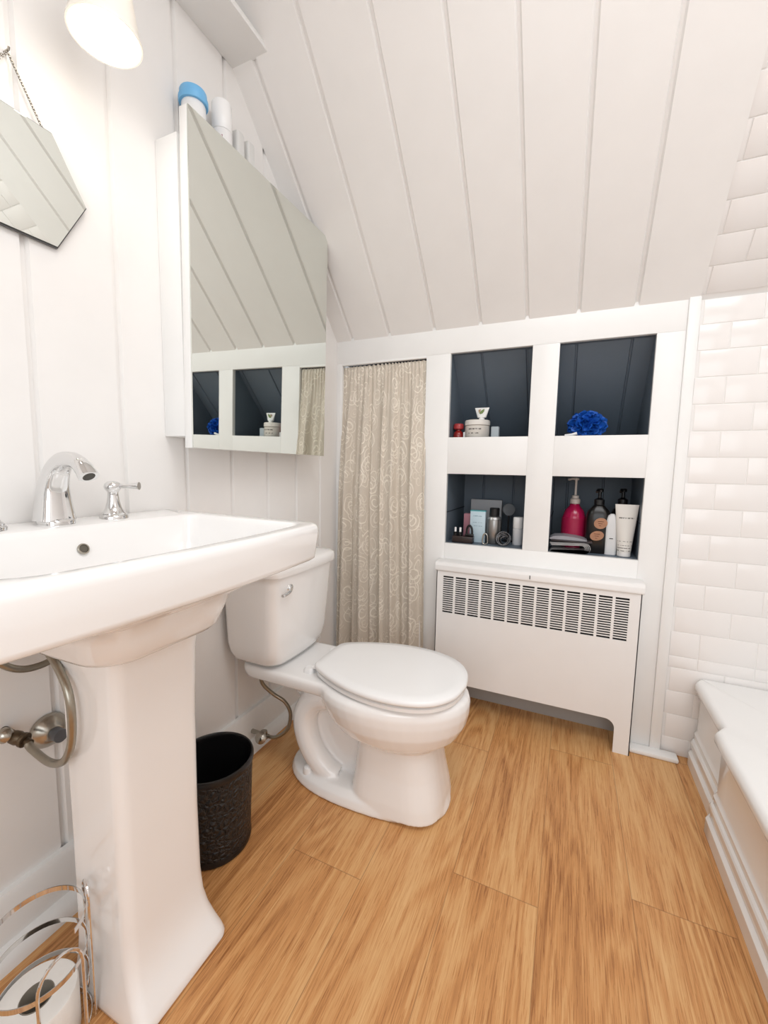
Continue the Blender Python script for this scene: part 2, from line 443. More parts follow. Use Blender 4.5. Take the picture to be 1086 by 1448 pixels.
for f in mb.bm.faces: f.material_index = 0
mb.box(1.335, XR+.06, TYB, TYB+.03, 0, 1.56, mi=1)
ra = [slope_pt(KY+.02, .0135), slope_pt(KY+.02, .05), slope_pt(YS0, .05), slope_pt(YS0, .0135)]
mb.prism([(p.y, p.z) for p in ra], 0, 1.335, XR+.06, mi=1)
struct(mb.build('wall_tub', [TILE, GROUT], sharp=30))
mb = MB(); mb.box(XR, XR+.05, YN, KY+.03, 0, ZC); struct(mb.build('wall_right', TILE))
# wall behind the camera; its unseen window is added to go with the daylight
mb = MB()
mb.box(-.05, .5, YN-.08, YN, 0, ZC); mb.box(2.0, XR+.05, YN-.08, YN, 0, ZC)
mb.box(.5, 2.0, YN-.08, YN, 0, .7); mb.box(.5, 2.0, YN-.08, YN, 2.0, ZC)
struct(mb.build('wall_near', WALL))
mb = MB()
for bx in ((.5, .55, .7, 2.0), (1.95, 2.0, .7, 2.0), (.5, 2.0, .7, .75), (.5, 2.0, 1.95, 2.0), (1.23, 1.27, .7, 2.0)):
    mb.box(bx[0], bx[1], YN-.06, YN-.02, bx[2], bx[3], .004)
struct(mb.build('unseen_window_1', TRIM))
# baseboard
mb = MB()
mb.prism([(0, 0), (.018, 0), (.018, .125), (.013, .136), (0, .136)], 1, YN, KY)
mb.prism([(.018, 0), (.05, 0), (.048, .010), (.040, .024), (.028, .032), (.018, .034)], 1, YN, KY-.002)
struct(mb.build('baseboard_left', TRIM))

# ------------------------------------------------------------------ pedestal sink
sink = empty('pedestal_sink', (.2, .5, 0), 'large white rectangular pedestal sink with chrome taps against the left wall', 'sink')
mb = MB()
SX1, SY0, SY1 = .507, .150, .800
def ring(i, z, r=.03, bow=.016): return rrect(.003+0*i, SX1-i, SY0+i, SY1-i, (.008, max(r-i*.3, .01), max(r-i*.3, .01), .008), z, bow=bow)
BX0, BX1, BY0, BY1 = .02, .405, .350, .612
rings = [rrect(BX0+.03, BX1-.03, BY0+.03, BY1-.03, .05, .690, bow=.0),
         rrect(BX0+.01, BX1-.008, BY0+.008, BY1-.008, .06, .694), rrect(BX0, BX1, BY0, BY1, .06, .703),
         rrect(BX0, BX1+.012, BY0-.008, BY1+.008, .06, .735), rrect(BX0, BX1+.016, BY0-.02, BY1+.02, .06, .758),
         rrect(.01, BX1+.04, SY0+.10, SY1-.10, .06, .780, bow=.016), rrect(.005, SX1-.042, SY0+.03, SY1-.03, .05, .793, bow=.016)]
rings += [ring(.022, .7965), ring(.013, .7995), ring(.007, .804), ring(.006, .810), ring(.003, .835), ring(.0, .862), ring(.0008, .869), ring(.003, .8745), ring(.0065, .8775), ring(.011, .8785)]
def inner(i, z, dr=0): return rrect(.128+i, SX1-.028-i, SY0+.036+i, SY1-.036-i, (.03, .06, .03, .03), z, bow=.018)
rings += [inner(0, .8785), inner(.004, .8770), inner(.007, .8735), inner(.010, .866), inner(.022, .815), inner(.034, .790), inner(.050, .776), inner(.075, .770), inner(.12, .766)]
mb.loft(rings)
for v_ in mb.bm.verts: v_.co.y = .475+(v_.co.y-.475)*(1-.075*(max(v_.co.x, 0)/.52)**1.5)
basin = mb.build('basin', CERAM, sink, sharp=50)
mb = MB()
def ped(x0, x1, hy, z, r=.022): return rrect(x0, x1, .5-hy, .5+hy, (r*.5, r, r, r*.5), z)
P = [(.05, .345, .104, 0), (.05, .378, .106, .0), (.05, .392, .112, .004), (.05, .393, .1125, .010), (.05, .386, .110, .020), (.05, .367, .102, .042), (.05, .350, .094, .068), (.05, .338, .089, .10), (.05, .332, .0865, .15),
     (.05, .329, .0855, .30), (.05, .331, .0865, .5), (.05, .336, .089, .64), (.05, .345, .094, .688)]
mb.loft([ped(.185+(p[0]-.05), .345+(p[1]-.345)*.82, .0855+(p[2]-.0855)*.55, p[3]) for p in P[1:]])
mb.build('pedestal', CERAM, sink, sharp=50)
# overflow opening
mb = MB(); mb.lathe((.1460, .487, .834), [(.0068, 0), (.0108, .0), (.0108, .003), (.0098, .0042), (.0082, .0042), (.0072, .002), (.0068, -.004)], 24, axis=(1, 0, .42), cap0=False, cap1=False)
ov = mb.build('overflow_ring', NICK, sink)
mb = MB(); mb.lathe((.1460, .487, .834), [(.0078, 0), (.0078, .0022)], 24, axis=(1, 0, .42)); mb.build('overflow_hole', mat('overflow_shadow', (96, 90, 80), .6), ov)
# faucet: fluted arched spout on a stepped base
DZ = .8785; FY = .483; FX = .072
mb = MB()
mb.loft([rrect(FX-.03, FX+.03, FY-.027, FY+.027, .02, DZ), rrect(FX-.03, FX+.03, FY-.027, FY+.027, .02, DZ+.007), rrect(FX-.028, FX+.028, FY-.025, FY+.025, .019, DZ+.010),
         rrect(FX-.026, FX+.026, FY-.023, FY+.023, .018, DZ+.012)])
path = [(FX-.006, DZ+.008), (FX-.006, DZ+.035), (FX-.004, DZ+.065), (FX+.004, DZ+.088), (FX+.018, DZ+.111), (FX+.040, DZ+.125), (FX+.066, DZ+.127), (FX+.092, DZ+.116), (FX+.112, DZ+.096)]
pts = spline([Vector((x, FY, z)) for x, z in path], 5)
rg = []
n = len(pts)
for i, p in enumerate(pts):
    t = (pts[min(i+1, n-1)]-pts[max(i-1, 0)]).normalized(); u = Vector((0, 1, 0)); w = t.cross(u); s = i/(n-1)
    hw = .0215*(1-s)**1.6+.0115+(.006*max(0, (s-.8)/.2)); hd = .022*(1-s)**1.3+.0105+.002*max(0, (s-.8)/.2)
    rg.append([p+u*hw*math.copysign(abs(math.cos(a))**.7, math.cos(a))+w*hd*math.copysign(abs(math.sin(a))**.7, math.sin(a)) for a in [2*PI*k/20 for k in range(20)]])
mb.loft(rg)
spout = mb.build('faucet_spout', CHROME, sink, sharp=45)
mb = MB(); mb.lathe(pts[-1]-Vector((.0012, 0, -.0015)), [(.0105, 0), (.0105, .002)], 20, axis=(pts[-1]-pts[-2])); mb.build('aerator', mat('aerator_dark', (70, 66, 60), .5), spout)
mb = MB(); mb.lathe((FX-.036, FY, DZ), [(.0035, 0), (.0035, .062), (.009, .067), (.0105, .073), (.007, .079), (.002, .081)], 16); mb.build('lift_rod', CHROME, spout)
def handle(y, ang):
    mb = MB(); c = (FX, y, DZ)
    mb.lathe(c, [(.028, 0), (.028, .005), (.026, .008), (.0245, .009), (.0245, .012), (.020, .016), (.016, .024), (.0125, .038), (.0110, .050), (.0105, .058), (.0125, .061), (.0160, .066), (.0172, .071), (.0155, .077), (.010, .0815), (.003, .083)], 28)
    h = mb.build('faucet_handle', CHROME, sink)
    mb = MB(); d = Vector((math.cos(ang), math.sin(ang), .02))
    p0 = Vector(c)+Vector((0, 0, .0715))
    mb.tube([p0+d*.012, p0+d*.025, p0+d*.040, p0+d*.052, p0+d*.056], lambda s: .0048+.0040*s**1.5, 12)
    mb.build('lever', CHROME, h)
handle(.598, R(30)); handle(.374, R(-30))

# supply pipes under the sink
v = empty('stop_valve', (.0, .415, .47), 'tarnished brass shut-off valve with oval handle on the left wall under the sink', 'valve')
mb = MB(); mb.tube([(.0, .405, .468), (.07, .405, .468), (.086, .407, .464)], .0075, 12); mb.lathe((.062, .402, .470), [(.012, -.014), (.013, -.004), (.011, .004), (.0135, .006), (.0135, .012), (.009, .014)], 16, axis=(.9, .3, -.2))
mb.build('valve_body', BRONZE, v)
mb = MB(); mb.lathe((.050, .384, .484), [(.004, -.012), (.011, -.009), (.0145, 0), (.011, .008), (.004, .012)], 20, axis=(.3, -.9, .5)); 
hm = mb.build('valve_handle', NICK, v)
mb = MB(); mb.tube([(.084, .405, .464), (.10, .404, .458), (.162, .400, .455), (.210, .398, .474), (.238, .397, .515), (.247, .396, .570), (.236, .398, .614), (.196, .406, .642), (.146, .416, .662), (.105, .425, .70), (.09, .43, .78)], .0068, 12, sub=6)
mb.build('supply_hose', STEEL, sink)['label'] = 'looping grey steel hose'
mb = MB(); mb.tube([(.05, .36, .74), (.05, .37, .66), (.05, .390, .622), (.05, .418, .600), (.05, .450, .594), (.05, .480, .599), (.05, .495, .603)], .0068, 12, sub=6)
mb.build('supply_hose', STEEL, sink)['label'] = 'short curved grey steel hose'
e = empty('drain_flange', (0, .478, .425), 'round chrome drain flange on the wall behind the looping hose under the sink', 'pipe fitting')
mb = MB(); mb.lathe((0.001, .478, .425), [(.036, 0), (.0365, .003), (.033, .010), (.025, .020), (.017, .026), (.015, .027)], 32, axis=(1, 0, 0)); mb.build('flange', NICK, e)
mb = MB(); mb.tube([(.02, .478, .425), (.049, .478, .425)], .0135, 18); mb.build('drain_pipe', mat('grey_pipe', (120, 124, 130), .35, metal=.8), e)

# ------------------------------------------------------------------ toilet
TY = 1.122
toilet = empty('toilet', (.4, TY, 0), 'white two-piece toilet with closed lid facing away from the left wall', 'toilet')
def egg(xb, xf, hw, z, peak=.42, nb=2.2, nf=2.0, n=40):
    """plan outline: widest at 'peak' of the length, superellipse exponents back/front"""
    xm = xb+(xf-xb)*peak; pts = []
    for i in range(n):
        a = 2*PI*i/n; c, s_ = math.cos(a), math.sin(a)
        if c >= 0: x = xm+(xf-xm)*abs(c)**(2/nf)
        else: x = xm-(xm-xb)*abs(c)**(2/nb)
        ex = nf if c >= 0 else nb
        pts.append(Vector((x, TY+hw*math.copysign(abs(s_)**(2/ex), s_), z)))
    return pts
mb = MB()
# foot
mb.loft([egg(.192, .728, .134, .001, .45, 2.3, 2.5), egg(.190, .730, .135, .010, .45, 2.3, 2.5), egg(.198, .722, .129, .030, .45, 2.3, 2.5), egg(.225, .71, .112, .044, .45, 2.3, 2.5)])
# front column
mb.loft([egg(.44, .724, .127, .012, .5, 4.5, 3.2), egg(.444, .718, .124, .05, .5, 4.5, 3.2), egg(.452, .704, .113, .12, .5, 4.5, 3.0), egg(.458, .692, .108, .19, .5, 4.5, 3.0), egg(.44, .69, .112, .25, .5, 4.0, 3.0)])
# bowl
mb.loft([egg(.50, .66, .075, .200, .5), egg(.42, .712, .124, .212, .48), egg(.365, .748, .152, .238, .46), egg(.335, .768, .170, .275, .44), egg(.32, .776, .178, .310, .43), egg(.31, .777, .180, .335, .43), egg(.312, .772, .176, .352, .43), egg(.320, .758, .162, .361, .43)])
# neck under the tank deck, then the deck with its rounded lip
mb.loft([rrect(.25, .46, TY-.045, TY+.045, .03, .03), rrect(.25, .46, TY-.045, TY+.045, .03, .22), rrect(.20, .46, TY-.070, TY+.070, .04, .285), rrect(.14, .46, TY-.105, TY+.105, .05, .318), rrect(.10, .46, TY-.118, TY+.118, .05, .328)])
mb.loft([rrect(.06, .46, TY-.120, TY+.120, .045, .318), rrect(.05, .46, TY-.128, TY+.128, .05, .326), rrect(.045, .46, TY-.131, TY+.131, .05, .342), rrect(.045, .46, TY-.130, TY+.130, .05, .355), rrect(.05, .46, TY-.124, TY+.124, .045, .362)])
for s_ in (-1, 1):
    mb.tube([(.34, TY+s_*.055, .285), (.295, TY+s_*.062, .265), (.268, TY+s_*.066, .215), (.272, TY+s_*.068, .155), (.300, TY+s_*.068, .095), (.345, TY+s_*.066, .050), (.38, TY+s_*.06, .03)], lambda t: .041-.004*t, 14, sub=5)
bowl = mb.build('bowl', CERAM, toilet, sharp=180)
md = bowl.modifiers.new('remesh', 'REMESH'); md.mode = 'VOXEL'; md.voxel_size = .0036; md.use_smooth_shade = True
md = bowl.modifiers.new('smooth', 'SMOOTH'); md.factor = .5; md.iterations = 8
LH = [(.306, 0), (.307, .045), (.314, .086), (.355, .115), (.41, .141), (.48, .164), (.555, .1735), (.63, .167), (.69, .146), (.73, .112), (.756, .063), (.766, 0)]
LH = spline([Vector((x, -h, 0)) for x, h in LH], 4); LH = LH+[Vector((p.x, -p.y, 0)) for p in LH[-2:0:-1]]
def lid_ring(i, z): return [Vector((.545+(p.x-.545)*(1-i/.225), TY+p.y*(1-i/.172), z)) for p in LH]
mb = MB(); mb.loft([lid_ring(.010, .3645), lid_ring(.006, .3655), lid_ring(.006, .3745), lid_ring(.012, .3775)]); mb.build('seat', PLAST, toilet, sharp=60)
mb = MB(); mb.loft([lid_ring(.010, .3825), lid_ring(.0015, .384), lid_ring(0, .387), lid_ring(.0005, .394), lid_ring(.005, .399), lid_ring(.03, .4015), lid_ring(.10, .403)]); mb.build('lid', PLAST, toilet, sharp=60)
for s_ in (-1, 1):
    mb = MB(); mb.loft([rrect(.272, .306, TY+s_*.075-.016, TY+s_*.075+.016, .010, .361), rrect(.272, .306, TY+s_*.075-.016, TY+s_*.075+.016, .010, .370), rrect(.277, .301, TY+s_*.075-.012, TY+s_*.075+.012, .008, .377)])
    mb.tube([(.300, TY+s_*.075, .378), (.318, TY+s_*.075, .384)], .006, 10)
    mb.build('hinge', PLAST, toilet)
    mb = MB(); mb.lathe((.292, TY+s_*.088, .036), [(.017, -.006), (.0175, .008), (.015, .017), (.008, .022), (.001, .023)], 20); mb.build('bolt_cap', PLAST, toilet)
mb = MB()
def tk(x0, x1, hy, z, r=.035): return rrect(x0, x1, TY-hy, TY+hy, (r*.6, r, r, r*.6), z, bow=.010)
mb.loft([tk(.06, .165, .10, .3645), tk(.04, .190, .128, .372, .045), tk(.03, .200, .144, .386, .045), tk(.025, .206, .153, .408, .042), tk(.022, .210, .158, .44), tk(.02, .222, .166, .60), tk(.018, .227, .169, .668)])
mb.build('tank', CERAM, toilet, sharp=50)
mb = MB()
mb.loft([tk(.014, .228, .170, .6685), tk(.010, .236, .176, .671), tk(.010, .238, .178, .680), tk(.010, .238, .178, .692), tk(.012, .235, .176, .701), tk(.020, .226, .168, .706), tk(.05, .19, .13, .708)])
mb.build('tank_lid', CERAM, toilet, sharp=50)
mb = MB(); mb.lathe((.222, 1.028, .628), [(.015, -.006), (.0155, .004), (.012, .010), (.006, .013), (.002, .0135)], 22, axis=(1, -.1, 0)); fl = mb.build('flush_lever', CHROME, toilet)
mb = MB(); mb.tube([(.234, 1.026, .628), (.243, 1.008, .624), (.245, .985, .620), (.244, .972, .619)], lambda t: .0062-.0012*t, 12, sub=4); mb.build('lever_arm', CHROME, fl)
# toilet supply
mb = MB(); mb.tube([(.115, 1.020, .338), (.115, 1.020, .318), (.118, 1.030, .285), (.140, 1.055, .245), (.170, 1.075, .215), (.185, 1.085, .170), (.170, 1.085, .110), (.125, 1.085, .070), (.090, 1.085, .062)], .0062, 12, sub=6)
th = mb.build('supply_hose', STEEL, toilet); th['label'] = 'grey steel hose'
mb = MB(); mb.lathe((.115, 1.020, .330), [(.013, 0), (.015, .004), (.015, .014), (.0175, .016), (.0175, .026)], 12); mb.build('coupling_nut', PLAST, th)
v = empty('stop_valve', (.0, 1.085, .06), 'small chrome shut-off valve low on the baseboard behind the waste bin', 'valve')
mb = MB(); mb.tube([(.018, 1.085, .062), (.09, 1.085, .062)], .0075, 12); mb.lathe((.07, 1.085, .062), [(.012, -.014), (.013, 0), (.012, .014)], 14, axis=(0, 0, 1)); mb.build('valve_body', NICK, v)
mb = MB(); mb.lathe((.078, 1.06, .068), [(.004, -.010), (.012, -.007), (.020, 0), (.012, .006), (.004, .009)], 20, axis=(.3, -.8, .5)); mb.build('valve_handle', NICK, v)

# ------------------------------------------------------------------ waste bin
def bin_mat():
    m = mat('black_textured_leather', (34, 33, 33), .34, var=.25, vscale=40); nt = m.node_tree; L = nt.links
    b = nt.nodes['Principled BSDF']; tc = nd(nt, 'ShaderNodeTexCoord'); vo = nd(nt, 'ShaderNodeTexVoronoi', feature='DISTANCE_TO_EDGE'); vo.inputs['Scale'].default_value = 60
    no = nd(nt, 'ShaderNodeTexNoise'); no.inputs['Scale'].default_value = 60; L.new(tc.outputs['Object'], no.inputs['Vector'])
    va = nd(nt, 'ShaderNodeVectorMath', operation='MULTIPLY_ADD'); L.new(no.outputs['Color'], va.inputs[0]); va.inputs[1].default_value = (.02,)*3; L.new(tc.outputs['Object'], va.inputs[2])
    L.new(va.outputs[0], vo.inputs['Vector'])
    bp = nd(nt, 'ShaderNodeBump'); bp.inputs['Strength'].default_value = 1; bp.inputs['Distance'].default_value = .012; L.new(vo.outputs['Distance'], bp.inputs['Height']); L.new(bp.outputs[0], b.inputs['Normal'])
    return m
wb = empty('waste_bin', (.1845, .753, 0), 'round black embossed waste bin on the floor between pedestal and toilet', 'waste bin')
c = (.1845, .753, 0)
mb = MB(); mb.lathe(c, [(.084, 0), (.0895, .002), (.091, .008), (.0918, .02), (.0995, .226)], 56, cap0=True, cap1=False); mb.build('body', bin_mat(), wb)
mb = MB(); mb.lathe(c, [(.0965, .228), (.086, .014), (.02, .012)], 56, cap0=False, cap1=True); mb.build('liner', BLACK, wb)
mb = MB(); mb.lathe(c, [(.0955, .224), (.100, .223), (.1025, .227), (.103, .235), (.101, .2405), (.0975, .241), (.0955, .238), (.0955, .224)], 56, cap0=False, cap1=False); mb.build('rim', BLACK, wb)
mb = MB(); mb.lathe(c, [(.0925, .004), (.0935, .008), (.0935, .016), (.0922, .020)], 56, cap0=False, cap1=False); mb.build('base_band', BLACK, wb)

# ------------------------------------------------------------------ toilet paper stand
TX, TYY = .2300, .333
st = empty('toilet_paper_stand', (TX, TYY, 0), 'chrome wire stand holding paper rolls, at the bottom left beside the pedestal', 'toilet paper stand')
def band(z, a0, a1, r=.066, h=.009, t=.0014, name='ring'):
    mb = MB(); n = 48; full = abs(a1-a0) >= 359.9
    rings = []
    for i in range(n if full else n+1):
        a = R(a0+(a1-a0)*i/n); cx, sy = math.cos(a), math.sin(a)
        rings.append([Vector((TX+(r+d)*cx, TYY+(r+d)*sy, z+k)) for d, k in ((0, 0), (t, 0), (t, h), (0, h))])
    if full:
        vr = [[mb.bm.verts.new(p) for p in g] for g in rings]
        for i in range(n):
            a_, b_ = vr[i], vr[(i+1) % n]
            for k in range(4): mb.bm.faces.new((a_[k], a_[(k+1) % 4], b_[(k+1) % 4], b_[k]))
    else: mb.loft(rings)
    return mb.build(name, CHROME, st)
band(.157, 0, 360); band(.222, 20, 228); band(.092, 40, 220); band(.012, 0, 360)
def hoop(ang, top, w=.014, r=.069):
    mb = MB(); cx, cy = TX+r*math.cos(R(ang)), TYY+r*math.sin(R(ang)); tx, ty = -math.sin(R(ang)), math.cos(R(ang))
    pts = [(cx-tx*w, cy-ty*w, .003), (cx-tx*w, cy-ty*w, top-w)]
    for k in range(1, 9):
        a = PI-PI*k/9; pts.append((cx+tx*w*math.cos(a), cy+ty*w*math.cos(a), top-w+w*1.3*math.sin(a)))
    pts += [(cx+tx*w, cy+ty*w, top-w), (cx+tx*w, cy+ty*w, .003)]
    mb.tube(pts, .0026, 8); mb.build('wire_hoop', CHROME, st)
hoop(72, .250, .019); hoop(225, .250, .016); hoop(-3, .204, .032)
PAPER = mat('white_tissue', (240, 237, 232), .9, bump=.3, bscale=120)
def roll(z, label):
    e = empty('toilet_paper_roll', (TX, TYY, z), label, 'toilet paper')
    mb = MB(); mb.lathe((TX-.006, TYY-.005, z), [(.0245, 0), (.056, 0), (.058, .003), (.058, .089), (.056, .092), (.0245, .092), (.0245, 0)], 44, cap0=False, cap1=False); mb.build('paper', PAPER, e)
    mb = MB(); mb.lathe((TX-.006, TYY-.005, z), [(.024, .001), (.024, .0925), (.023, .0925), (.023, .001)], 32, cap0=False, cap1=False); mb.build('core', mat('grey_cardboard', (140, 132, 120), .9), e)
roll(.0045, 'white toilet paper roll with dark open core standing inside the chrome stand')

# ------------------------------------------------------------------ mirrored cabinet
def leanrot(): return Matrix.Rotation(R(1.0), 3, 'Y')
CP = Vector((.110, .79, 1.40))
cab = empty('mirror_cabinet', (.0, 1.1, 1.08), 'tall wall cabinet with frameless mirror door on the left wall', 'cabinet')
mb = MB(); mb.box(.0005, .076, .792, 1.408, 1.075, 1.806, .001); mb.build('cabinet_box', TRIM, cab)
mb = MB(); mb.box(.0815, .106, .790, 1.418, 1.044, 1.855, .0012, rot=leanrot(), piv=CP); door = mb.build('mirror_door', TRIM, cab)
mb = MB(); mb.box(.1065, .110, .791, 1.417, 1.0445, 1.8545, .0006, mi=0, rot=leanrot(), piv=CP); mb.build('mirror_glass', MIRROR, door, sharp=20)
# things on the cabinet
ZT = 1.8065
PRN = (150, 150, 160)
t = empty('spray_jar', (.042, .878, ZT), 'white jar with light blue cap standing on the mirror cabinet', 'jar')
mb = MB(); mb.lathe((.042, .878, ZT), [(.028, 0), (.030, .002), (.030, .125), (.028, .130)], 28); mb.build('jar_body', text_mat('jar_print', (240, 240, 240), PRN, [(.05, .054), (.06, .063)], .02), t)
mb = MB(); mb.lathe((.042, .878, ZT), [(.035, .128), (.0365, .131), (.0365, .141), (.0335, .143), (.0335, .156), (.032, .159), (.012, .160)], 28); mb.box(.036, .050, .875, .905, ZT+.138, ZT+.1595, .003)
mb.build('cap', mat('light_blue_plastic', (120, 188, 236), .4), t)
t = empty('spray_can', (.042, .976, ZT), 'tall slim white spray can with white cap on the mirror cabinet', 'spray can')
mb = MB(); mb.lathe((.042, .976, ZT), [(.026, 0), (.0275, .003), (.0275, .125), (.026, .128)], 28); mb.build('can_body', text_mat('can_print', (240, 238, 237), (170, 120, 130), [(.055, .060), (.068, .071), (.100, .108)], .02), t)
mb = MB(); mb.lathe((.042, .976, ZT), [(.0265, .1285), (.0275, .130), (.0272, .198), (.025, .203), (.02, .205), (.005, .206)], 28); mb.build('cap', PLAST, t)
CLEAR = mat('clear_acrylic', (244, 243, 240), .3, trans=.25, var=0)
mb = MB(); mb.loft([rrect(.022, .062, 1.016, 1.048, .008, ZT), rrect(.022, .062, 1.016, 1.048, .008, ZT+.158), rrect(.026, .058, 1.020, 1.044, .006, ZT+.166)])
tag(mb.build('clear_bottle', CLEAR, base=(.042, 1.032, ZT)), 'pale translucent bottle right beside the spray can on the cabinet', 'bottle')
mb = MB(); mb.loft([rrect(.022, .062, 1.060, 1.090, .006, ZT), rrect(.022, .062, 1.060, 1.090, .006, ZT+.158), rrect(.024, .060, 1.062, 1.088, .005, ZT+.163)])
tag(mb.build('clear_box', CLEAR, base=(.042, 1.075, ZT)), 'small clear box, farthest from the blue-capped jar on the cabinet', 'box')

# ------------------------------------------------------------------ hanging mirror
hm = empty('hanging_mirror', (.008, .478, 1.437), 'angular frameless mirror hung by a chain on the left wall', 'mirror')
def hexa(g): return [(.345+g, 1.546), (.406+g*.6, 1.655-g), (.550-g*.6, 1.655-g), (.611-g, 1.546), (.550-g*.6, 1.437+g), (.406+g*.6, 1.437+g)]
hr = Matrix.Rotation(R(.6), 3, 'Y'); hp = Vector((.012, .478, 1.437))
def hexplate(x0, x1, g, name, m):
    mb = MB(); mb.prism(hexa(g), 0, x0, x1)
    for v in mb.bm.verts: v.co = hp+hr @ (v.co-hp)
    return mb.build(name, m, hm, sharp=20)
hexplate(.004, .0095, 0, 'backing', EDGE); hexplate(.0096, .0125, .0026, 'mirror_glass', MIRROR)
nail = Vector((.006, .487, 1.752))
mb = MB(); mb.tube([(.0, .487, 1.754), (.010, .487, 1.754), (.012, .487, 1.758)], .002, 8); mb.build('hook', NICK, hm)
for yy in (.420, .537):
    a = nail; b = hp+hr @ (Vector((.006, yy, 1.653))-hp); n = 26; mb = MB()
    dr = (b-a).normalized(); up = dr.cross(Vector((1, 0, 0))).normalized()
    for i in range(n):
        cc = a+(b-a)*((i+.5)/n); sd = up if i % 2 else Vector((1, 0, 0)); ln = (b-a).length/n*.72
        mb.tube([cc+dr*ln*math.cos(q)+sd*.0024*math.sin(q) for q in [2*PI*k/8 for k in range(8)]], .0007, 5, closed=True)
    mb.build('chain', NICK, hm)

# ------------------------------------------------------------------ wall lamp
lp = empty('wall_lamp', (0, .575, 1.93), 'white glass wall lamp lit above the hanging mirror on the left wall', 'lamp')
LC = Vector((.152, .575, 1.796))
OPAL = bpy.data.materials.new('opal_glass'); OPAL.use_nodes = True
nt = OPAL.node_tree; b = nt.nodes['Principled BSDF']; b.inputs['Base Color'].default_value = lin((250, 246, 238))+(1,); b.inputs['Roughness'].default_value = .25
tr = nd(nt, 'ShaderNodeBsdfTranslucent'); tr.inputs['Color'].default_value = (1, .95, .88, 1); ms = nd(nt, 'ShaderNodeMixShader'); ms.inputs[0].default_value = .10
nz = nd(nt, 'ShaderNodeTexNoise'); nz.inputs['Scale'].default_value = 20
nt.links.new(b.outputs[0], ms.inputs[1]); nt.links.new(tr.outputs[0], ms.inputs[2]); nt.links.new(ms.outputs[0], nt.nodes['Material Output'].inputs[0])
mb = MB(); mb.lathe(LC, [(.0585, 0), (.0615, .0), (.062, .003), (.0585, .012), (.050, .06), (.043, .115), (.036, .135), (.018, .142), (.018, .138), (.034, .131), (.040, .113), (.0475, .06), (.0565, .012), (.0585, 0)], 48, cap0=False, cap1=False)
mb.build('lamp_shade', OPAL, lp)
BULB = mat('lit_bulb', (255, 250, 240), .4, emit=(255, 247, 235), estr=5)
mb = MB(); mb.lathe(LC, [(.004, .012), (.022, .014), (.036, .022), (.041, .036), (.038, .055), (.026, .08), (.014, .1), (.014, .135)], 32); mb.build('bulb', BULB, lp)
mb = MB(); mb.lathe(LC, [(.020, .138), (.022, .142), (.022, .165), (.012, .172)], 24); mb.tube([LC+Vector((0, 0, .165)), LC+Vector((0, 0, .185)), LC+Vector((-.03, 0, .20)), (.02, .575, 1.985), (0, .575, 1.985)], .008, 12, sub=5)
mb.lathe((0.0, .575, 1.985), [(.045, 0), (.045, .008), (.035, .018), (.01, .022)], 28, axis=(1, 0, 0)); mb.build('lamp_arm', NICK, lp)
pd = bpy.data.lights.new('bulb_light', 'POINT'); pd.energy = .36; pd.shadow_soft_size = .04; pd.color = (1, .93, .82)
po = bpy.data.objects.new('bulb_light', pd); COL.objects.link(po); po.parent = lp; po.location = LC+Vector((0, 0, -.012))-lp.location

# ------------------------------------------------------------------ curtain
cu = empty('curtain', (.23, 1.70, .08), 'beige curtain with white scrolls covering the opening left of the niches', 'curtain')
mb = MB(); uvl = mb.bm.loops.layers.uv.new('UVMap')
NU, NV = 260, 70; grid = []
def fold(u, v):
    s = 1-v                                                # 0 at the top
    g = .0035*math.sin(2*PI*(23*u+.4*math.sin(9*u)))*math.exp(-s*9)
    k = min(1, s*5)
    f = .016*math.sin(2*PI*(4.6*u+.35*math.sin(5*u+.6*s)+.12*s))+.011*math.sin(2*PI*(9.7*u+.5+.3*math.sin(4*u+s)))+.003*math.sin(2*PI*(17*u-.5*s))
    return g+f*k*(.55+.45*s)
for j in range(NV+1):
    v = j/NV; z = .085+(1.449-.085)*v; row = []
    xl = .028-.020*(1-v)**.7; xr = .425+.034*(1-v)**1.1
    for i in range(NU+1):
        u = i/NU; x = xl+(xr-xl)*u+.004*math.sin(2*PI*6.3*u+1.2)*min(1, (1-v)*4)
        zz = z+(.006*abs(math.sin(2*PI*11.5*u+2*math.sin(9*u))) if j == NV else 0)
        row.append((mb.bm.verts.new((x, 1.686-.0-.012*0+fold(u, v)+(.018 if v > .93 else .018-.030*min(1, (.93-v)*3)), zz)), u*.95, v*1.37))
    grid.append(row)
for j in range(NV):
    for i in range(NU):
        q = (grid[j][i], grid[j][i+1], grid[j+1][i+1], grid[j+1][i]); f = mb.bm.faces.new([p[0] for p in q])
        for lp_, p in zip(f.loops, q): lp_[uvl].uv = (p[1], p[2])
cl = mb.build('curtain_cloth', curtain_mat(), cu, sharp=180)
sm = cl.modifiers.new('solid', 'SOLIDIFY'); sm.thickness = .0012
mb = MB(); mb.tube([(.028, 1.722, 1.447), (.426, 1.722, 1.447)], .005, 12); mb.build('curtain_rod', NICK, cu)

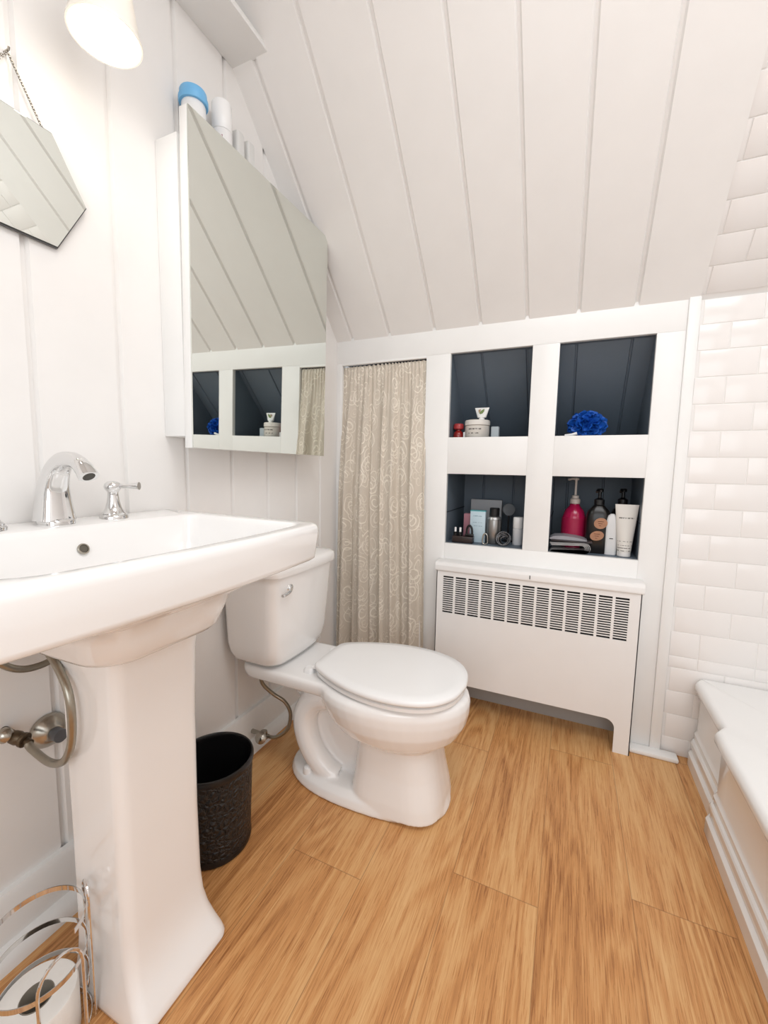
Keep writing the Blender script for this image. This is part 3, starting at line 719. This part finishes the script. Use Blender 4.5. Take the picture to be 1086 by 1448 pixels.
# ------------------------------------------------------------------ radiator cover
rc = empty('radiator_cover', (.883, 1.655, 0), 'white metal radiator cover with slotted grille under the niches', 'radiator cover')
X0, X1, YF, YB2 = .521, 1.247, 1.620, 1.6895
mb = MB()
def arch():
    p = [(X0, 0), (X0+.055, 0), (X0+.055, .088)]
    for k in range(1, 6): a = PI-.5*PI*k/6; p.append((X0+.088+.033*math.cos(a), .088+.033*math.sin(a)))
    p += [(X0+.088, .121), (X1-.085, .121)]
    for k in range(1, 6): a = .5*PI-.5*PI*k/6; p.append((X1-.085+.033*math.cos(a), .088+.033*math.sin(a)))
    p += [(X1-.052, .088), (X1-.052, 0), (X1, 0)]
    return p
GX0, GX1, GZ0, GZ1 = .549, 1.211, .416, .569
mb.prism(arch()+[(X1, GZ0), (X0, GZ0)], 1, YF, YF+.004)
mb.box(X0, X1, YF, YF+.004, GZ1, .59); mb.box(X0, GX0, YF, YF+.004, GZ0, GZ1); mb.box(GX1, X1, YF, YF+.004, GZ0, GZ1)
mb.box(X0, X0+.003, YF, YB2, 0, .59); mb.box(X1-.003, X1, YF, YB2, 0, .59)
mb.build('front_panel', RADW, rc)
mb = MB(); n = 13; pitch = (GX1-GX0+.009)/n
for k in range(1, n): x = GX0+pitch*k-.009; mb.box(x, x+.009, YF, YF+.003, GZ0, GZ1)
nr = 17; pz = (GZ1-GZ0)/nr
for k in range(1, nr): z = GZ0+pz*k; mb.box(GX0, GX1, YF+.0004, YF+.0028, z-.0019, z+.0019)
mb.build('grille', RADW, rc, sharp=20)
mb = MB(); mb.box(GX0-.02, GX1+.02, YF+.022, YF+.026, GZ0-.02, GZ1+.02); mb.build('inner_shade_sheet', DARK, rc)  # flat dark sheet painting the shade behind the grille, not real fins
mb = MB(); mb.prism([(YB2, .5885), (YF-.002, .5885), (YF-.0065, .591), (YF-.0075, .596), (YF-.0065, .612), (YF-.002, .621), (YF+.006, .6255), (YB2, .6265)], 0, X0-.006, X1+.006, bev=.0012); mb.build('top_lid', RADW, rc)
mb = MB(); mb.box(.8815, .8845, YF-.0095, YF-.006, .598, .612, .0008); mb.build('latch', BLACK, rc)
# ------------------------------------------------------------------ bathtub
tub = empty('bathtub', (1.8, .85, 0), 'white enamelled bathtub with stepped apron along the right wall', 'bathtub')
YT0, YT1 = .12, KY+.001
out = []                                                    # outer outline counter-clockwise from the far apron corner
XA, XB = 1.428, 1.402
edge = []
for k in range(7): a = PI*.5+.5*PI*k/6; edge.append((XA+.03+.03*math.cos(a), YT1-.03+.03*math.sin(a)))
ys = 1.385
edge += [(XA, 1.60), (XA, 1.50), (XA, 1.43), (XA, ys+.012), (XA-.004, ys+.004), (XB+.004, ys-.022), (XB, ys-.030), (XB, 1.30), (XB, 1.15), (XB, 1.0), (XB, .85), (XB, .7), (XB, .5), (XB, .3), (XB, YT0+.03)]
for k in range(1, 7): a = PI+.5*PI*k/6; edge.append((XB+.03+.03*math.cos(a), YT0+.03+.03*math.sin(a)))
edge += [(1.5+.0733*k, YT0) for k in range(9)]+[(XR-.002, YT0), (XR-.002, .26), (XR-.002, .4), (XR-.002, .7), (XR-.002, 1.0), (XR-.002, 1.3), (XR-.002, 1.5), (XR-.002, 1.6), (XR-.002, YT1)]+[(1.5+.0733*k, YT1) for k in range(8, -1, -1)]
cx, cy = 1.79, .90
def nrm(i):
    p0, p1 = Vector(edge[i-1]), Vector(edge[(i+1) % len(edge)]); d = (p1-p0).normalized(); return Vector((-d.y, d.x))*-1
def outl(d, z):
    r_ = []
    for i, (x, y) in enumerate(edge):
        fr = max(0, min(1, (XA+.03-x)/.03)) if y > .6 else max(0, min(1, (XB+.03-x)/.03))
        nn = Vector((-fr, 0))
        r_.append(Vector((x-nn.x*d, y, z)))
    return r_
def inn(hx, hy, z, e=3.2):
    r_ = []
    for x, y in edge:
        dx, dy = (x-cx)/.37, (y-cy)/.78; L_ = (abs(dx)**e+abs(dy)**e)**(1/e); r_.append(Vector((cx+.01+dx/L_*hx, cy+dy/L_*hy, z)))
    return r_
prof = [(.0, 0), (.0, .040), (.003, .044), (.009, .047), (.010, .060), (.006, .064), (.005, .082), (.008, .087), (.014, .090), (.015, .100), (.012, .104), (.012, .112), (.017, .117), (.020, .124), (.020, .235), (.016, .250), (.008, .260), (.002, .268), (.0, .278), (.001, .288), (.005, .295), (.011, .2995), (.018, .301)]
rg = [outl(d, z) for d, z in prof]+[inn(.285, .715, .302), inn(.268, .698, .3012), inn(.252, .682, .298), inn(.238, .668, .292), inn(.226, .656, .282), inn(.217, .648, .268), inn(.210, .64, .245), inn(.20, .63, .20), inn(.185, .61, .09), inn(.16, .57, .062), inn(.08, .3, .055)]
mb = MB(); mb.loft(rg); mb.build('tub_shell', ENAM, tub, sharp=32)
mb = MB(); mb.lathe((1.80, .40, .0565), [(.022, -.004), (.022, .002), (.017, .003), (.003, .002)], 24); mb.build('drain', CHROME, tub)

# ------------------------------------------------------------------ things in the niches
ZS = 1.1325; ZB = .6925
def lathe_thing(name, c, parts, label, cat, group=None):
    t = empty(name, c, label, cat, group)
    for pn, m, prof in parts:
        mb = MB(); mb.lathe(c, prof, 28); mb.build(pn, m, t)
    return t
REDG = mat('red_glass', (150, 34, 30), .15, coat=.5)
lathe_thing('bottle', (.553, 1.768, ZS), [('bottle_body', REDG, [(.016, 0), (.021, .004), (.022, .014), (.018, .026), (.011, .032), (.011, .035)]), ('cap', mat('red_cap', (178, 62, 64), .3), [(.014, .0355), (.0215, .040), (.0215, .056), (.018, .061), (.004, .063)])], 'small red round bottle at the left end of the upper left niche', 'bottle')
mb = MB(); mb.loft([rrect(.577, .590, 1.750, 1.762, .003, ZS), rrect(.577, .590, 1.750, 1.762, .003, ZS+.024), rrect(.579, .588, 1.752, 1.760, .003, ZS+.026)])
tag(mb.build('stopper', PLAST, base=(.583, 1.756, ZS)), 'tiny white stopper beside the red round bottle', 'cap')
lathe_thing('jar', (.6325, 1.765, ZS), [('jar_body', text_mat('cream_jar_print', (214, 208, 200), (110, 105, 100), [(.016, .020), (.032, .0375)], .026, scale=70), [(.048, 0), (.050, .003), (.050, .048), (.047, .050)]), ('lid', mat('cream_lid', (226, 221, 214), .35), [(.0485, .0505), (.0515, .052), (.0515, .068), (.049, .072), (.01, .073)])], 'large cream jar with lid in the upper left niche', 'jar')
# leaf tube standing on the jar lid
ZJ = ZS+.0735
def tube_thing(name, x, y, z, w, h, m, label, capm, caph=.012, d=.012, topw=1.25, cat='tube', group=None, lean=0):
    t = empty(name, (x, y, z), label, cat, group)
    mb = MB(); n = 32; rg = []
    for s in (0, .1, .3, .5, .7, .85, .95, 1):
        hw = w*(.80+(topw-.80)*s); hd = d*(1-s)**.8+.0012
        rg.append([Vector((x+hw*math.cos(2*PI*k/n), y+hd*math.sin(2*PI*k/n)+lean*s, z+caph+(h-caph)*s)) for k in range(n)])
    mb.loft(rg); mb.build('tube_body', m, t)
    mb = MB(); mb.lathe((x, y, z), [(min(w*.72, d), 0), (min(w*.78, d*1.05), .002), (min(w*.78, d*1.05), caph-.0005)], 24); mb.build('cap', capm, t)
    return t
WT = mat('white_tube', (240, 240, 238), .3)
lt = tube_thing('hand_cream_tube', .6505, 1.760, ZJ, .022, .050, WT, 'little white tube with green leaf print standing on the cream jar', PLAST, .010, .011, 1.35)
mb = MB(); lf = [(-.010, -.002), (-.004, .006), (.004, .012), (.011, .015), (.010, .006), (.004, -.003), (-.004, -.006)]
c = Vector((.6505, 1.752, ZJ+.029)); mb.prism([(c.x+a, c.z+b_) for a, b_ in lf], 1, c.y-.0012, c.y+.002); mb.build('leaf_print', mat('leaf_green', (120, 140, 84), .5), lt)
mb = MB(); mb.prism([(c.x-.013, c.z+.012), (c.x-.003, c.z+.014), (c.x-.007, c.z+.001), (c.x-.012, c.z+.002)], 1, c.y-.0010, c.y+.002); mb.build('leaf_print', mat('leaf_tan', (176, 150, 122), .5), lt)
lathe_thing('pot', (.606, 1.835, ZS), [('pot_body', mat('dark_glass', (44, 40, 42), .2), [(.026, 0), (.028, .004), (.028, .052)]), ('lid', mat('taupe_lid', (110, 98, 88), .4), [(.0285, .0525), (.0285, .082), (.024, .085)])], 'dark pot with taupe lid behind the cream jar', 'jar')
mb = MB(); mb.loft([rrect(.690, .722, 1.757, 1.783, .005, ZS), rrect(.690, .722, 1.757, 1.783, .005, ZS+.044), rrect(.692, .720, 1.759, 1.781, .004, ZS+.046)])
tag(mb.build('small_box', mat('pale_blue_plastic', (178, 188, 194), .4), base=(.706, 1.77, ZS)), 'small pale blue-grey box right of the cream jar', 'box')
# bath pouf: ruffled netting petals around one ball
BLUE = mat('blue_netting', (22, 92, 190), .55, var=.2, vscale=60)
mb = MB(); pc = Vector((1.045, 1.800, ZS+.047)); rnd = random.Random(3)
for k in range(46):
    th = math.acos(1-2*(k+.5)/46); ph = k*2.39996
    d = Vector((math.sin(th)*math.cos(ph), math.sin(th)*math.sin(ph), math.cos(th))); u = d.orthogonal().normalized(); w = d.cross(u); rr = rnd.uniform(.017, .026); rgs = []
    for s in range(6):
        q = s/5; rad = rr*(.25+.9*q); dep = .020+.024*q**.7
        rgs.append([pc+(d*(dep+.004*math.sin(5*a+k)*q)+(u*math.cos(a)+w*math.sin(a))*rad*(1+.18*math.sin(4*a+k*1.7)*q))*1.0 for a in [2*PI*i/20 for i in range(20)]])
    mb.loft(rgs, False, False)
mb.lathe(pc-Vector((0, 0, .0)), [(.004, -.030), (.022, -.022), (.032, 0), (.022, .022), (.004, .030)], 20)
for v_ in mb.bm.verts:
    q = v_.co-pc; v_.co = pc+Vector((q.x*1.28, q.y*1.05, max(q.z*1.03, -.0465)))
tag(mb.build('bath_pouf', BLUE, base=(1.045, 1.80, ZS)), 'bright blue ruffled bath pouf in the upper right niche', 'bath pouf')
mb = MB(); mb.tube([(.970, 1.735, ZS+.004), (.995, 1.735, ZS+.006), (1.012, 1.735, ZS+.011)], lambda t: .0045+.002*t, 10)
tag(mb.build('plastic_stick', PLAST, base=(.99, 1.735, ZS)), 'thin white stick lying in front of the blue bath pouf', 'stick')

# lower left niche
def rbox(name, x0, x1, y0, y1, z0, z1, m, label, cat, bev=.002, rotz=0, group=None):
    c = Vector(((x0+x1)/2, (y0+y1)/2, z0)); mb = MB(); mb.box(x0, x1, y0, y1, z0, z1, bev, rot=Matrix.Rotation(rotz, 3, 'Z') if rotz else None)
    return tag(mb.build(name, m, base=c), label, cat, group)
rbox('carton', .590, .728, 1.900, 1.925, ZB, .868, mat('grey_white_card', (176, 178, 182), .6), 'wide grey-white carton leaning at the back of the lower left niche', 'box')
rbox('carton', .577, .622, 1.822, 1.850, ZB, .808, mat('pink_card', (190, 132, 144), .5), 'slim pink carton left of the pale blue carton', 'box')
bb = rbox('carton', .618, .682, 1.765, 1.795, ZB, .829, text_mat('blue_card', (196, 216, 226), (120, 150, 165), [(.07, .072), (.085, .087), (.112, .115)], .02), 'tall pale blue carton with turquoise top edge in the lower left niche', 'box')
mb = MB(); mb.box(.6178, .6822, 1.7648, 1.7952, .8255, .8297, .0005); mb.build('turquoise_edge', mat('turquoise', (96, 176, 182), .5), bb)
rbox('makeup_palette', .553, .640, 1.722, 1.760, ZB, ZB+.028, mat('brown_black_case', (46, 34, 32), .35), 'dark flat make-up case at the front left of the lower left niche', 'make-up case')
for i, (x, lb) in enumerate(((.562, 'dark tiny bottle with white cap, left of its twin on the make-up case'), (.583, 'dark tiny bottle with white cap, right of its twin on the make-up case'))):
    lathe_thing('nail_polish', (x, 1.742, ZB+.0285), [('bottle_body', BLACK, [(.008, 0), (.0085, .012), (.005, .015)]), ('cap', PLAST, [(.0045, .0155), (.0045, .034), (.003, .035)])], lb, 'nail polish', 'nail polishes on the make-up case')
t = empty('hair_clip', (.622, 1.742, ZB+.0285), 'black looped hair clip standing on the right end of the make-up case', 'hair clip')
mb = MB(); mb.tube([(.610, 1.742, ZB+.032), (.612, 1.742, ZB+.060), (.622, 1.742, ZB+.074), (.632, 1.742, ZB+.060), (.634, 1.742, ZB+.032)], .0045, 10, sub=5); mb.box(.604, .640, 1.735, 1.750, ZB+.0287, ZB+.038, .002); mb.build('clip', BLACK, t)
lathe_thing('canister', (.716, 1.785, ZB), [('can_body', mat('brushed_tin', (150, 148, 146), .3, metal=.9), [(.029, 0), (.031, .003), (.031, .098), (.029, .103)]), ('shoulder', mat('grey_ring', (190, 190, 190), .3, metal=.8), [(.029, .1035), (.026, .112), (.021, .115)]), ('cap', BLACK, [(.0205, .1155), (.0205, .148), (.018, .151)])], 'silver canister with black cap in the lower left niche', 'canister')
mb = MB(); mb.lathe((.764, 1.862, .832), [(.005, -.004), (.026, -.004), (.028, 0), (.026, .004), (.005, .004)], 32, axis=(.5, -1, .1))
t = empty('vanity_mirror', (.764, 1.866, ZB), 'small round grey mirror behind the silver canister', 'mirror')
mb.build('mirror_disc', mat('smoked_mirror', (170, 174, 178), .2, metal=.7), t)
mb = MB(); mb.tube([(.764, 1.866, ZB), (.764, 1.866, .806)], .004, 10); mb.lathe((.764, 1.866, ZB), [(.024, 0), (.024, .004), (.005, .008)], 24); mb.build('stand', BLACK, t)
t = empty('wire_coil', (.765, 1.745, ZB), 'loose coil of dull metal rings in front of the round mirror', 'coil')
mb = MB()
for k in range(6):
    r_ = .027-.0025*k; a = k*.5; cc = Vector((.762+.005*math.sin(k*2), 1.742+.004*k, ZB+r_+.003))
    mb.tube([cc+Vector((r_*math.cos(q), .010*math.sin(q+a), r_*math.sin(q))) for q in [2*PI*i/24 for i in range(24)]], .0022, 8, closed=True)
mb.build('rings', mat('dark_wire', (110, 110, 112), .4, metal=.9), t)
t = empty('ring_clip', (.690, 1.737, ZB), 'small steel ring clip in front of the silver canister', 'clip')
mb = MB(); mb.tube([(.681, 1.737, ZB+.004), (.681, 1.737, ZB+.035), (.690, 1.737, ZB+.046), (.699, 1.737, ZB+.035), (.699, 1.737, ZB+.004)], .003, 8, closed=True, sub=4); mb.build('clip', NICK, t)
lathe_thing('bottle', (.812, 1.800, ZB), [('bottle_body', mat('white_bottle', (226, 226, 228), .3), [(.019, 0), (.0205, .003), (.0205, .066), (.018, .069)]), ('cap', PLAST, [(.0195, .0695), (.0205, .072), (.0205, .112), (.018, .116), (.004, .117)])], 'white capped bottle at the right end of the lower left niche', 'bottle')

# lower right niche
MAG = mat('magenta_soap', (176, 22, 74), .18, coat=.4)
IV = mat('ivory_pump', (206, 196, 188), .35)
c = (1.022, 1.835, ZB)
t = lathe_thing('pump_bottle', c, [('bottle_body', MAG, [(.040, 0), (.044, .004), (.045, .10), (.043, .128), (.034, .155), (.020, .172), (.017, .180)]), ('label', mat('crimson_label', (168, 26, 70), .4), [(.0455, .03), (.0456, .125)]), ('collar', IV, [(.0165, .1805), (.0195, .182), (.0195, .199), (.013, .203), (.013, .213), (.006, .216)])], 'magenta pump bottle with ivory pump in the lower right niche', 'pump bottle')
mb = MB(); mb.tube([(c[0], c[1], ZB+.214), (c[0], c[1], ZB+.277)], .0045, 12); mb.lathe((c[0], c[1], ZB+.275), [(.010, 0), (.011, .004), (.009, .009)], 16); mb.tube([(c[0], c[1], ZB+.280), (c[0]-.014, c[1]-.018, ZB+.281), (c[0]-.028, c[1]-.034, ZB+.277)], lambda s: .0055-.0015*s, 10); mb.build('pump', IV, t)
DB = mat('dark_brown_bottle', (22, 19, 18), .3, coat=.12)
def dark_pump(c, label, w, labels):
    t = empty('pump_bottle', c, label, 'pump bottle'); z = c[2]
    mb = MB(); prof = [(.92, 0), (1, .004), (1, .125), (.97, .145), (.82, .163), (.5, .178), (.40, .183)]
    mb.loft([rrect(c[0]-w*s, c[0]+w*s, c[1]-.028*s, c[1]+.028*s, .027*s, z+h, n=7) for s, h in prof]); mb.build('bottle_body', DB, t)
    mb = MB(); mb.lathe(c, [(.0165, .1835), (.018, .185), (.018, .204), (.010, .208), (.006, .212), (.006, .232), (.012, .234), (.0125, .242), (.009, .246)], 20); mb.tube([(c[0], c[1], z+.240), (c[0]-.01, c[1]-.025, z+.240), (c[0]-.012, c[1]-.036, z+.234)], .005, 10); mb.build('pump', BLACK, t)
    for (dx, dz, rx, rz, ang) in labels:
        mb = MB(); p = [(c[0]+dx+rx*math.cos(a)*math.cos(ang)-rz*math.sin(a)*math.sin(ang), z+dz+rx*math.cos(a)*math.sin(ang)+rz*math.sin(a)*math.cos(ang)) for a in [2*PI*k/28 for k in range(28)]]
        mb.prism(p, 1, c[1]-.0292, c[1]-.0275); lb = mb.build('label', mat('tan_label', (176, 128, 98), .5, var=.3, vscale=70), t); lb['label'] = 'oval tan label'
        mb = MB(); 
        for kk in range(3): mb.box(c[0]+dx-.010+.002*kk, c[0]+dx+.010-.004*kk, c[1]-.0298, c[1]-.0291, z+dz+.006-.008*kk, z+dz+.008-.008*kk)
        mb.build('print', mat('brown_ink', (96, 52, 34), .6), lb)
dark_pump((1.106, 1.782, ZB), 'dark pump bottle with two oval tan labels in the lower right niche', .043, [(.008, .116, .023, .0205, .35), (-.002, .068, .024, .018, .3)])
dark_pump((1.192, 1.862, ZB), 'dark pump bottle without labels behind the white tube', .040, [])
wt = tube_thing('lotion_tube', 1.196, 1.752, ZB, .029, .192, text_mat('tube_print', (226, 221, 214), (130, 126, 120), [(.021, .024), (.031, .034), (.041, .043), (.056, .058), (.140, .145)], .024, scale=90), 'big white lotion tube standing on its cap at the right of the lower right niche', mat('white_tube_cap', (236, 232, 228), .3), .018, .022, 1.33)
t = empty('lotion_bottle', (1.152, 1.765, ZB), 'white shouldered bottle half hidden behind the big white tube', 'bottle')
mb = MB(); mb.loft([rrect(1.152-w, 1.152+w, 1.765-.012*k, 1.765+.012*k, .0105*k, ZB+h) for w, h, k in ((.020, 0, 1), (.021, .003, 1), (.0215, .10, 1), (.020, .13, 1), (.015, .146, .9), (.006, .154, .6))]); mb.build('bottle_body', mat('white_bottle_two', (222, 222, 222), .3), t)
mb = MB(); mb.box(1.146, 1.158, 1.7518, 1.7532, ZB+.060, ZB+.063, .0003); mb.build('print', BLACK, t)
# folded papers
t = empty('folded_magazine', (1.01, 1.755, ZB), 'folded white magazine at the bottom of the stack in the lower right niche', 'magazine')
mb = MB(); PG = mat('glossy_pages', (205, 203, 203), .35, var=.1, vscale=50)
for k in range(4):
    zz = ZB+.001+k*.0026; zt = ZB+.041-k*.0028; xe = 1.080-k*.005; r_ = (zt-zz)/2
    p = [(.942+.002*k, zz), (xe-r_, zz)]+[(xe-r_+r_*1.2*math.sin(PI*q/8), (zz+zt)/2-r_*math.cos(PI*q/8)) for q in range(1, 8)]+[(xe-r_, zt), (.942+.002*k, zt-.006)]
    q2 = [(a, b_-.0011) for a, b_ in reversed(p)]
    q2 = [(a-(.0012 if a > xe-r_+.002 else 0), b_ if False else b_) for a, b_ in q2]
    mb.prism(p+q2, 1, 1.712, 1.800)
mb.build('pages', PG, t)
rbox('booklet', .945, 1.088, 1.714, 1.802, .7345, .7400, mat('dark_booklet', (52, 46, 50), .35), 'thin dark booklet lying between the folded magazine and the grey pouch', 'booklet', .001)
t = empty('pouch', (1.0, 1.757, .7405), 'light grey flat pouch on top of the magazine stack', 'pouch')
mb = MB(); mb.loft([[Vector((x, yy, z)) for yy, z in ((1.716, .741), (1.757, .7405), (1.798, .741), (1.798, .741+h), (1.757, .7415+h*1.15), (1.716, .741+h))] for x, h in ((.940, .004), (.955, .012), (.99, .015), (1.03, .012), (1.055, .007), (1.070, .003))]); mb.build('pouch_body', mat('grey_pouch', (150, 150, 156), .4), t)
